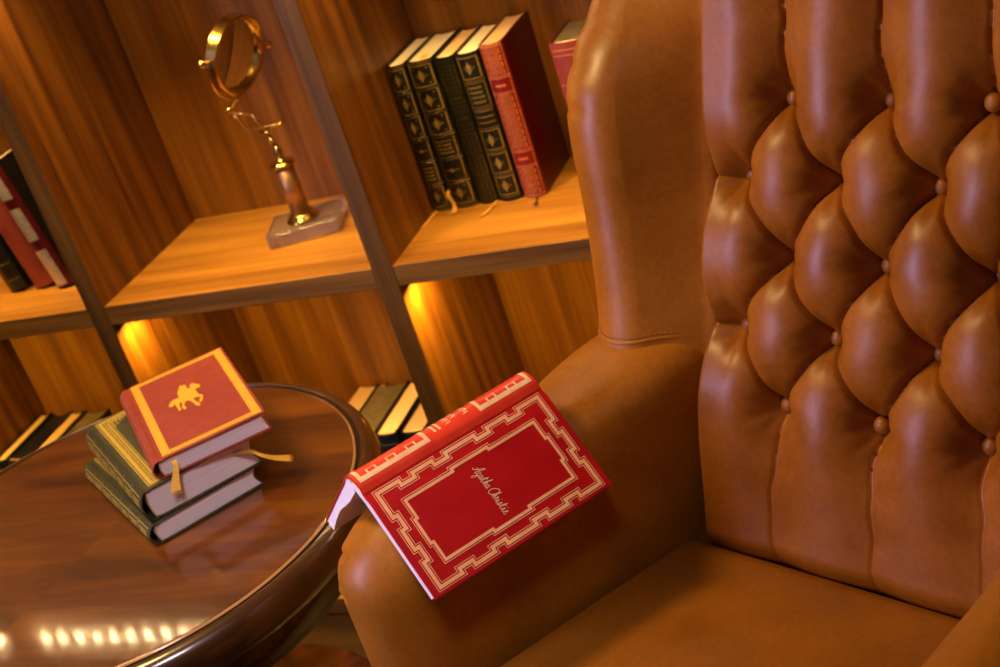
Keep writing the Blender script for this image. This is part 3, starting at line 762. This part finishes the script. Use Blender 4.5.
for a in rows[4]: crease((a, 4*VS), (AM+(a-AM)*1.05, VB-.03), .30, .045, (1, .5), .003)
for j in (1, 3):
    for s in (-1, 1): crease((AM+s*.1548, j*VS), (AM+s*HW, j*VS+.002), .42, .040, None, .004)
for (a, j) in BT:
    d = np.hypot(X-a, Y-j*VS); hgt *= 1-.55*(1-sat(np.maximum(d-.007, 0), .045))
    # fine puckers radiating from each button
    ang = np.arctan2(Y-j*VS, X-a); seam += .0011*(.5+.5*np.sin(ang*9+a*50+j))*np.exp(-((d-.020)/.012)**2)
H0 = .041
def blur(G, sig_a, sig_v):
    for ax, sg in ((0, sig_a), (1, sig_v)):
        r_ = int(3*sg)+1; k_ = np.exp(-.5*(np.arange(-r_, r_+1)/sg)**2); k_ /= k_.sum()
        P_ = np.pad(G, [(r_, r_) if q == ax else (0, 0) for q in (0, 1)], mode='edge')
        G = np.apply_along_axis(lambda t: np.convolve(t, k_, 'valid'), ax, P_)
    return G
def pillow(D, e): return D + (1-D)*.58*e
sn = lambda t: np.abs(np.sin(PI*t))
XA = X-AM; pp_, qq_ = (XA/HS+Y/VS)/2, (-XA/HS+Y/VS)/2
a1, b1 = sn(pp_), sn(qq_); pn = np.clip((a1**4+b1**4)**.25, 0, 1)
h_in = pillow((a1*b1)**.62, pn**.8)
sc_ = np.where(np.abs(XA) > 3*HS, .5, XA/(2*HS)); a2 = sn(sc_); Dc = (a2*a2)**.62
h_top = pillow(Dc, a2**.8+(1-a2**.8)*sat(np.clip(-Y, 0, 1), .06)*.8)
fb = .55*sm01((Y-4*VS)/.13)
h_bot = pillow(Dc+(1-Dc)*fb, a2**.8+(1-a2**.8)*sat(np.clip(Y-4*VS, 0, 1), .06)*.8)
a3 = sn((Y-VS)/(2*VS)); h_side = pillow((a3*a3)**.62, a3**.8+(1-a3**.8)*sat(np.clip(np.abs(XA)-3*HS, 0, 1), .04)*.8)
hgt = np.where(Y < 0, h_top, np.where(Y > 4*VS, h_bot, np.where(np.abs(XA) > 3*HS, h_side, h_in)))
for (a, j) in BT:
    hgt = hgt*(1-.9*np.exp(-((X-a)**2+(Y-j*VS)**2)/.0125**2))
hgt = blur(hgt, .0030/(A_[1]-A_[0]), .0030/(V_[1]-V_[0]))
N_ = H0*hgt*(1-.45*sm01((VV-.30)/.16)) - seam - .004
rnd = sat(HW-.010-np.abs(AA0-AM), .017); N_ = N_*(.45+.55*rnd) - .07*(1-rnd)
bot = sat(VB-VV, .05); N_ = N_ - .065*(1-bot)
Vt = []
sr_a, cr_a = sr, cr_
P3 = np.stack([AM+(AA0-AM)*(1+.09*np.clip((VV-.1)/.4, 0, 1)), -VV*sr - N_*cr_, ZP - VV*cr_ + N_*sr], -1).reshape(-1, 3)
F = grid_faces(na, nv)
# close with a back sheet
base = len(P3)
bk = []
for i in range(na):
    for j in (0, nv-1): pass
edge = [(i, 0) for i in range(na)] + [(na-1, j) for j in range(1, nv)] + [(i, nv-1) for i in range(na-2, -1, -1)] + [(0, j) for j in range(nv-2, 0, -1)]
ring2 = [bp(AA0[i, j]*1.0, VV[i, j], -.06) for i, j in edge]
Vall = P3.tolist()+ring2; m_ = len(edge)
for k in range(m_):
    k2 = (k+1) % m_; i, j = edge[k]; i2, j2 = edge[k2]; F.append((i*nv+j, i2*nv+j2, base+k2, base+k))
F.append(tuple(range(base, base+m_)))
bo = autosmooth(obj('tufted_back', Vall, F, m_tuft, ac), 75)
def hat(a, j):
    i = int(np.argmin(abs(A_-a))); k = int(np.argmin(abs(V_-j*VS))); return N_[i, k]
for (a, j) in BT:
    c = bp(AM+(a-AM)*(1+.09*max(0, (j*VS-.1)/.4)), j*VS, hat(a, j)+.0105)
    V, Fq = lathe([(0, .0062), (.003, .0059), (.0058, .0047), (.0080, .0022), (.0088, -.0005), (.0080, -.003), (.006, -.008), (0, -.008)], 24)
    Rm = Matrix.Rotation(PI/2-REC, 3, 'X')
    V = [tuple(Rm @ Vector(p) + Vector(c)) for p in V]
    obj('button', V, Fq, m_tuft, ac)

# outer shell of the back
def shell(V): return V
Vs, Fs = rbox(AM, 0, 0, .235, .040, .47, .028, 6, 4)
V2 = [(x, (y+.105) + (z+.79-ZP)*math.tan(REC), z+.76) for x, y, z in Vs]
obj('back_shell', V2, Fs, m_leather, ac)
# wings
def wing(s):
    zs = np.linspace(.655, 1.17, 90); V = []
    Z = [.655, .72, .748, .841, .924, .970, 1.0, 1.023, 1.07, 1.12, 1.17]; CC = [.004, .001, .000, -.013, -.031, -.033, -.016, .008, .045, .075, .098]
    q = np.polyfit(np.array(Z)-.9, CC, 6)
    for z in zs:
        c = float(np.interp(z, Z, CC)); c = .5*c+.5*float(np.mean([np.interp(z+dz, Z, CC) for dz in (-.03, -.015, .015, .03)]))
        b0 = bplane(z); R_ = .048
        ca = -.368+.010*sm01((1.0-z)/.3); c += .0105
        top = sm01((z-1.10)/.07)
        Q0 = (-.262, .03); al = math.atan2(Q0[1]-c, Q0[0]-ca); Ld = math.hypot(Q0[1]-c, Q0[0]-ca)
        ps = al-math.acos(min(1, R_/Ld)); tp = (ca+R_*math.cos(ps), c+R_*math.sin(ps))
        sec = [(-.262, .085)] + [(Q0[0]+(tp[0]-Q0[0])*t, Q0[1]+(tp[1]-Q0[1])*t) for t in (0, .25, .5, .75)]
        sec += [(ca+R_*math.cos(q), c+R_*math.sin(q)) for q in np.linspace(ps, -PI, 18)]
        sec += [(ca-R_-.004, c+.04), (ca-R_+.004, c+.10), (-.34, .15), (-.29, .15)]
        P = catmull([(x, y) for x, y in sec], 4)
        cx = np.mean([p[0] for p in P]); cy = np.mean([p[1] for p in P])
        k = 1-.75*top
        for p in P:
            x = cx+(p[0]-cx)*k; y = cy+(p[1]-cy)*k
            # gathered pleats on the rolled edge
            pl = 0
            for zp in (.948, .985, 1.018):
                if p[0] < -.352: pl += .0035*math.exp(-((z-zp-(p[0]+.39)*.12)/.0030)**2)*sm01((-.352-p[0])/.03)*(1 if p[1] < .03 else 0)
            y = y+pl*.8; x = x+pl*.8
            V.append((2*AM-x if s > 0 else x, y+b0, z))
    m_ = len(V)//len(zs); F = grid_faces(len(zs), m_, True); F.append(tuple(range(m_))[::-1]); F.append(tuple((len(zs)-1)*m_+k for k in range(m_)))
    w_ = autosmooth(obj('wing', V, F, m_leather, ac), 60)
    # stitched seam at the foot of the wing
    k0 = int(np.argmin(abs(zs-.713))); loop = [Vector(V[k0*m_+i]) for i in range(m_)]
    lp = loop[3:80]
    mb = MB(); pts = []
    for i, p in enumerate(lp):
        t = i/(len(lp)-1); xq = p.x if s < 0 else 2*AM-p.x; bk_ = sm01((p.y+.30)/.17); e_ = 2.1+1.5*bk_
        if i == 0: continue
        zr = .624+.010*sm01((p.y+.215)/.13); ac_ = -.412+.17*(min(max(p.y, -.47), 0)+.45); u_ = min(1, abs((xq-ac_)/.077))
        pts.append(Vector((p.x, p.y, max(.692, zr+.074*(1-u_**e_)**(1/e_)+.003))))
    mb.add(*tube(pts, .0022, 8)); pp_ = mb.build('seam_piping', m_leather, w_)
    mb = MB(); L_ = 0
    for i in range(len(pts)-1):
        a, b_ = pts[i]+Vector((0, 0, .0055)), pts[i+1]+Vector((0, 0, .0055)); out = Vector((s*-1*-1, -1, 0)).normalized()*.0
        nrm = Vector(((1 if s < 0 else -1)*.75, -.65, 0))*.0005
        m1 = a.lerp(b_, .2)+nrm; m2 = a.lerp(b_, .7)+nrm
        mb.add(*tube([m1, m2], .0006, 5))
    mb.build('stitching', m_stitch, w_)
    return w_
wing(-1); wing(1)
# arms
def arm(s):
    bs = np.concatenate([np.linspace(.06, -.39, 60), np.linspace(-.392, -.4878, 110)]); npt = 250; V = []
    for b_ in bs:
        x = (-b_-.404)/.084; g = 1.0 if x <= 0 else max(1-x**2.3, 0)**(1/2.3)
        R = (.077-.010*sm01((-b_-.12)/.13))*max(g, .02); acx = -.412+.17*(min(max(b_, -.47), .0)+.45)
        bkw = sm01((b_+.30)/.17); ex = 2/(2.1+1.5*bkw); H_ = .074*max(g, .02)**.8
        zc = .621+.010*sm01((b_+.215)/.13)-.016*sm01((-b_-.39)/.09)
        for k in range(npt):
            t = k/(npt-1)
            if t < .22:
                q = t/.22; z = .22+(zc-.22)*q; wx = R*(1-.06*(1-sm01((z-.40)/.18))); x_ = acx+wx
            elif t > .78:
                q = ((1-t)/.22)**.6; z = .22+(zc-.22)*q; wx = R*(1+.05*(1-sm01((z-.40)/.20))); x_ = acx-wx
            else:
                th = PI*(t-.22)/.56; c_, s_ = math.cos(th), math.sin(th)
                x_ = acx+R*math.copysign(abs(c_)**ex, c_); z = zc+H_*abs(s_)**ex
            bb = b_
            if b_ < -.40 and x_ < acx:
                for zp in (.640, .600):
                    m0 = sm01((acx-.012-x_)/.02)*sm01((-.40-b_)/.03)
                    dz = z-zp-.25*(x_-acx+.08); dd = .0060*math.exp(-(dz/.0030)**2)*m0 - .0012*math.exp(-((dz-.0060)/.0040)**2)*m0
                    x_ += dd*.75; bb += dd*.8
            V.append((.205+acx-x_ if s > 0 else x_, bb, z))
    F = grid_faces(len(bs), npt, True); F.append(tuple(range(npt))); F.append(tuple((len(bs)-1)*npt+k for k in range(npt))[::-1])
    return autosmooth(obj('arm', V, F, m_leather, ac), 60)
arm(-1); arm(1)
# seat cushion and base
def crown(V):
    k = np.clip(1-(V[:, 0]/.245)**2, 0, 1)*np.clip(1-(V[:, 1]/.24)**2, 0, 1)
    V[:, 2] += np.where(V[:, 2] > 0, .014*k+.035*np.clip(.22-V[:, 1], 0, 1), 0)
    b_ = V[:, 1]-.392; L_ = -.412+.17*(np.clip(b_, -.47, 0)+.45)+.071; t = (V[:, 0]+.245)/.49
    V[:, 0] = L_+t*(.141-L_)+.092; return V
obj('seat_cushion', *rbox(-.092, -.392, .429, .245, .240, .080, .026, 14, 6, crown), m_seat, ac)
obj('seat_rail', *rbox(-.10, -.15, .28, .270, .250, .065, .02, 4, 4), m_leather, ac)
for (a, b_) in ((-.405, -.40), (.215, -.40), (-.28, .10), (.18, .10)):
    mb = MB(); mb.add(*lathe([(0, .235), (.026, .235), (.028, .20), (.020, .185), (.030, .165), (.030, .14), (.018, .06), (.014, .012), (.020, .004), (.020, 0), (0, 0)], 24, (a, b_, 0))); mb.build('leg', m_darkwood, ac)

# ------------------------------------------------------------------ open red book over the arm
HA = Vector((-0.68303, 1.02086, 0.7391)); SD = Vector((0.60049, 0.79945, -0.016944)).normalized(); VD = Vector((0.53307, -0.41602, -0.73672)); VD = (VD-SD*VD.dot(SD)).normalized()
E1 = SD.cross(Vector((0, 0, 1))).normalized(); E2 = E1.cross(SD).normalized()
ob = empty('open_book')
m = Matrix.Identity(4)
for i in range(3): m[i][0] = SD[i]; m[i][1] = E1[i]; m[i][2] = E2[i]
m[0][3], m[1][3], m[2][3] = HA
if m.to_3x3().determinant() < 0: print('LEFT HANDED')
ob.matrix_world = m
LB = .215; WB = .126
tf = math.atan2(VD.dot(E2), VD.dot(E1)); tbk = math.radians(221)
def dirv(t): return np.array([math.cos(t), math.sin(t)])
SW = .037
hb_ = np.array([0., 0.]) + SW*dirv(math.radians(187))          # back hinge
# outer profile (e1, e2): front cover fore-edge -> hinge -> spine -> back hinge -> back fore-edge
fr = [dirv(tf)*WB*(1-i/8) for i in range(8)]
sp_n = np.array([math.cos(math.radians(97)), math.sin(math.radians(97))])
sp = [np.array([0, 0])*(1-t)+hb_*t + sp_n*(.0095*math.sin(PI*t)**.8 if 0 < t < 1 else 0) for t in np.linspace(0, 1, 15)]
g1 = [dirv(tf)*.010 - dirv(tf+PI/2)*-.0 , ]
bkp = [hb_+dirv(tbk)*(WB*i/8) for i in range(1, 9)]
outer = fr[:-1] + [dirv(tf)*.014, dirv(tf)*.0095+dirv(tf-PI/2)*.0024, dirv(tf)*.0055+dirv(tf-PI/2)*.0024] + sp + bkp
outer = [np.array(p) for p in outer]
def offset(P, d):
    out = []
    for i in range(len(P)):
        a = P[max(i-1, 0)]; c = P[min(i+1, len(P)-1)]; t = (c-a)/np.linalg.norm(c-a); n_ = np.array([-t[1], t[0]])
        out.append(P[i]+n_*d)
    return out
sgn = 1
test = offset(outer, .003)[3] - outer[3]
if test@np.array([-.7, -.7]) < 0: sgn = -1
inner = offset(outer, sgn*.0028)
n = len(outer); V = []; F = []
for x in (0, LB):
    V += [(x, p[0], p[1]) for p in outer]+[(x, p[0], p[1]) for p in inner]
for i in range(n-1):
    F += [(i, i+1, 2*n+i+1, 2*n+i), (n+i+1, n+i, 3*n+i, 3*n+i+1), (i+1, i, n+i, n+i+1), (2*n+i, 2*n+i+1, 3*n+i+1, 3*n+i)]
F += [(0, 2*n, 3*n, n), (n-1, 2*n-1, 4*n-1, 3*n-1)]
i_s0 = len(fr)-1+3; mi = []
for i in range(n-1): mi += [1 if i_s0-1 <= i < i_s0+14 else 0]*4
mi += [0, 0]
co = obj('cover', V, F, parent=ob, mats=[m_red, m_spine_red], mi=mi)
bm = bmesh.new(); bm.from_mesh(co.data); bmesh.ops.recalc_face_normals(bm, faces=bm.faces)
bmesh.ops.bevel(bm, geom=[e for e in bm.edges if len(e.link_faces) == 2 and e.calc_face_angle(0) > 1.2], offset=.0007, segments=2, affect='EDGES')
for e in bm.edges:
    if len(e.link_faces) == 2 and e.calc_face_angle(0) > .6: e.smooth = False
bm.to_mesh(co.data); bm.free()
# page blocks: a thin leaf bundle under the front cover, the thicker half inside the back cover
def block(name, prof, m_):
    k = len(prof); V = [(.0006, p[0], p[1]) for p in prof]+[(LB-.003, p[0], p[1]) for p in prof]
    F = [(i, (i+1) % k, k+(i+1) % k, k+i) for i in range(k)]+[tuple(range(k))[::-1], tuple(range(k, 2*k))]
    o = obj(name, V, F, m_, ob, smooth=False)
    bm = bmesh.new(); bm.from_mesh(o.data); bmesh.ops.triangulate(bm, faces=[f for f in bm.faces if len(f.verts) > 4]); bmesh.ops.recalc_face_normals(bm, faces=bm.faces); bm.to_mesh(o.data); bm.free(); return o
nf = np.array([-math.cos(tf-PI/2)*-1, -math.sin(tf-PI/2)*-1]); nf = dirv(tf-PI/2)
if nf@np.array([-1, -1]) < 0: nf = -nf
nb = dirv(tbk+PI/2)
if nb@np.array([1, -1]) < 0: nb = -nb
c_ = hb_*.5+sp_n*.0035
P1 = [dirv(tf)*(WB-.003)+nf*.0029, dirv(tf)*.018+nf*.0030, dirv(tf)*.0135+nf*.0066, dirv(tf)*.004+nf*.0066, c_+np.array([.003, .0])]
P1b = [c_+np.array([-.001, -.006]), dirv(tf)*.012+nf*.0135, dirv(tf)*.03+nf*.0135, dirv(tf)*.07+nf*.0130, dirv(tf)*(WB-.004)+nf*.0125]
block('page_block', P1+P1b, m_page)
P2 = [hb_+dirv(tbk)*(WB-.003)+nb*.0029, hb_+dirv(tbk)*.03+nb*.0029, hb_+dirv(tbk)*.002+nb*.0030, c_+np.array([-.010, .0]), c_+np.array([-.0015, -.0])]
P2b = [c_+np.array([.001, -.012]), hb_+dirv(tbk)*.020+nb*.0165, hb_+dirv(tbk)*.042+nb*.0140, hb_+dirv(tbk)*.058+nb*.0115, hb_+dirv(tbk)*.072+nb*.0110, hb_+dirv(tbk)*.095+nb*.0120, hb_+dirv(tbk)*(WB-.004)+nb*.0145]
block('page_block', P2+P2b, m_page)
mb = MB(); mb.add(*tube([(.0022, *(hb_*t+sp_n*(.0062*math.sin(PI*t)))) for t in np.linspace(.12, .88, 10)], .0014, 6)); mb.build('headband', m_gold, ob)
# foil on the front cover: p along the spine 0..LB, q from the hinge
nout = -nf
def fmap(e):
    def f(p, q):
        t = q/WB; w = dirv(tf)*q + nout*e
        return (p, w[0], w[1])
    return f
D = Deco(fmap(.0004)); DL = Deco(fmap(.0004))
def castle(x0, x1, y0, y1, st, fx, fy, base=0):
    """rectangle whose sides step inwards by st over the spans given"""
    def side(L, spans):
        P = []; 
        for a, c in spans: P += [(a*L, 0), (a*L, st), (c*L, st), (c*L, 0)]
        return P
    Lx, Ly = x1-x0, y1-y0; P = [(x0, y0)]
    P += [(x0+a, y0+d_) for a, d_ in side(Lx, fx)]; P.append((x1, y0))
    P += [(x1-d_, y0+a) for a, d_ in side(Ly, fy)]; P.append((x1, y1))
    P += [(x1-a, y1-d_) for a, d_ in side(Lx, fx)]; P.append((x0, y1))
    P += [(x0+d_, y1-a) for a, d_ in side(Ly, fy)]
    return P
FX = [(.13, .21), (.33, .41), (.59, .67), (.79, .87)]; FY = [(.26, .40), (.60, .74)]
def inset(P, d):
    # polygon is counter-clockwise or clockwise; move every vertex by its two edge normals
    out = []; n = len(P); ar = sum(P[i][0]*P[(i+1) % n][1]-P[(i+1) % n][0]*P[i][1] for i in range(n)); sg = 1 if ar > 0 else -1
    for i in range(n):
        a, b_, c = map(np.array, (P[i-1], P[i], P[(i+1) % n])); d1 = (b_-a)/np.linalg.norm(b_-a); d2 = (c-b_)/np.linalg.norm(c-b_)
        n1 = np.array([-d1[1], d1[0]])*sg; n2 = np.array([-d2[1], d2[0]])*sg
        out.append(tuple(b_+d*n1+d*n2) if abs(d1@d2) < .5 else tuple(b_+d*n1))
    return out
O1 = castle(.0105, LB-.0105, .0125, WB-.0075, .0050, FX, FY)
D.stroke(O1, .0036, True); DL.stroke(inset(O1, -.0034), .0007, True); DL.stroke(inset(O1, .0034), .0007, True)
I1 = castle(.0300, LB-.0300, .0310, WB-.0265, .0030, [(.0001, .34), (.66, .9999)], [(.0001, .26), (.74, .9999)])
x0, x1, y0, y1 = .0300, LB-.0300, .0320, WB-.0265; s_ = .0030; Lx = x1-x0; Ly = y1-y0
I1 = [(x0, y0), (x0+.36*Lx, y0), (x0+.36*Lx, y0-s_), (x0+.64*Lx, y0-s_), (x0+.64*Lx, y0), (x1, y0), (x1, y0+.3*Ly), (x1+s_, y0+.3*Ly), (x1+s_, y0+.7*Ly), (x1, y0+.7*Ly), (x1, y1),
      (x0+.64*Lx, y1), (x0+.64*Lx, y1+s_), (x0+.36*Lx, y1+s_), (x0+.36*Lx, y1), (x0, y1), (x0, y0+.7*Ly), (x0-s_, y0+.7*Ly), (x0-s_, y0+.3*Ly), (x0, y0+.3*Ly)]
D.stroke(I1, .0030, True); DL.stroke(inset(I1, -.0030), .0007, True)
D.build('foil_border', m_cream_foil, ob); DL.build('foil_line', m_cream_foil, ob)
GL_ = {'A': [[(-.2, .1), (.2, .1), (.7, .95), (.85, 1), (.75, .5), (.72, 0), (1, .12)], [(.1, .42), (.95, .5)]],
 'g': [[(.7, .4), (.3, .45), (.1, .2), (.3, 0), (.65, .1), (.7, .4), (.6, -.35), (.3, -.55), (.1, -.35), (.6, -.05), (1, .1)]],
 'a': [[(.7, .4), (.3, .45), (.1, .2), (.3, 0), (.6, .15), (.7, .42), (.7, .05), (1, .1)]],
 't': [[(.0, .1), (.42, .85), (.35, .1), (.6, 0), (1, .1)], [(.05, .58), (.85, .64)]],
 'h': [[(.0, .1), (.38, .9), (.48, 1), (.42, .7), (.25, 0), (.45, .4), (.66, .4), (.7, .05), (1, .1)]],
 'C': [[(1.0, .78), (.75, 1), (.3, .85), (.05, .4), (.25, .0), (.65, 0), (1, .25)]],
 'r': [[(0, .1), (.3, .52), (.45, .4), (.68, .42), (.6, .1), (1, .1)]],
 'i': [[(0, .1), (.35, .42), (.35, .05), (.7, 0), (1, .1)], [(.45, .66), (.55, .72)]],
 's': [[(0, .1), (.45, .5), (.62, .2), (.35, 0), (.12, .08), (1, .1)]],
 'e': [[(0, .1), (.5, .3), (.5, .45), (.25, .42), (.2, .1), (.5, 0), (1, .12)]]}
D = Deco(fmap(.0005)); q0 = .0400
for chs in ('Agatha', 'Christie'):
    for c_l in chs:
        wl = .0058 if c_l in 'AC' else (.0030 if c_l in 'irs' else .0036)
        for st in GL_[c_l]:
            P_ = [(.1035+y*.0105, q0+(x+.28*y)*wl) for x, y in st]
            D.stroke([tuple(p) for p in (catmull(P_, 4) if len(P_) > 2 else P_)], .00075)
        q0 += wl
    q0 += .0018
D.build('signature', mat('signature_foil', (.95, .62, .45), .4, metal=.2), ob)
# foil on the spine: p along, s 0..1 from the front hinge to the back hinge
def smap(p, s):
    t = s; w = hb_*t + sp_n*(.0095*math.sin(PI*min(max(t, .0001), .9999))**.8 + .0005); return (p, w[0], w[1])
class DecoS(Deco):
    def rect(s, u0, u1, v0, v1, n=8):
        V = []
        for i in range(n+1):
            v = v0+(v1-v0)*i/n; V += [s.f(u0, v), s.f(u1, v)]
        s.mb.add(V, [(2*i, 2*i+1, 2*i+3, 2*i+2) for i in range(n)])
D = DecoS(smap)
for (p0, p1) in ((.004, .086), (.146, LB-.004)):
    t = .0042; D.rect(p0, p0+t, .10, .92); D.rect(p1-t, p1, .10, .92)
    D.rect(p0, p1, .08, .21); D.rect(p0, p1, .81, .92)
    k = 3 if p1 < .1 else 2; Lp = p1-p0
    for i in range(k):
        c = p0+Lp*(i+.8)/(k+.6)
        for (v0, v1) in ((.20, .34), (.70, .84)):
            D.rect(c-.0065, c-.0045, v0, v1, 3); D.rect(c-.0065, c+.004, v0+.12 if v0 < .5 else v0, v1 if v0 < .5 else v0+.03, 2); D.rect(c+.003, c+.005, v0, v1, 3)
# rules and short lettering across the spine
for p in (.095, .1005): D.rect(p, p+.0024, .22, .86)
def letters(p0, h, v0, v1, k):
    w_ = (v1-v0)/k
    for i in range(k):
        a = v0+w_*i; c = a+w_*.72
        D.rect(p0, p0+h, a, a+w_*.18, 1); 
        if i % 2: D.rect(p0, p0+h, c-w_*.15, c, 1)
        D.rect(p0+h-.001, p0+h, a, c, 2)
        if i % 3 != 1: D.rect(p0+h*.45, p0+h*.45+.001, a, c, 2)
letters(.109, .0062, .25, .85, 5); letters(.118, .0050, .36, .74, 3); letters(.130, .0062, .25, .85, 5)
D.build('spine_foil', m_cream, ob)
tag(ob, 'red book with foil border and signature, open face down over the chair arm', 'book')
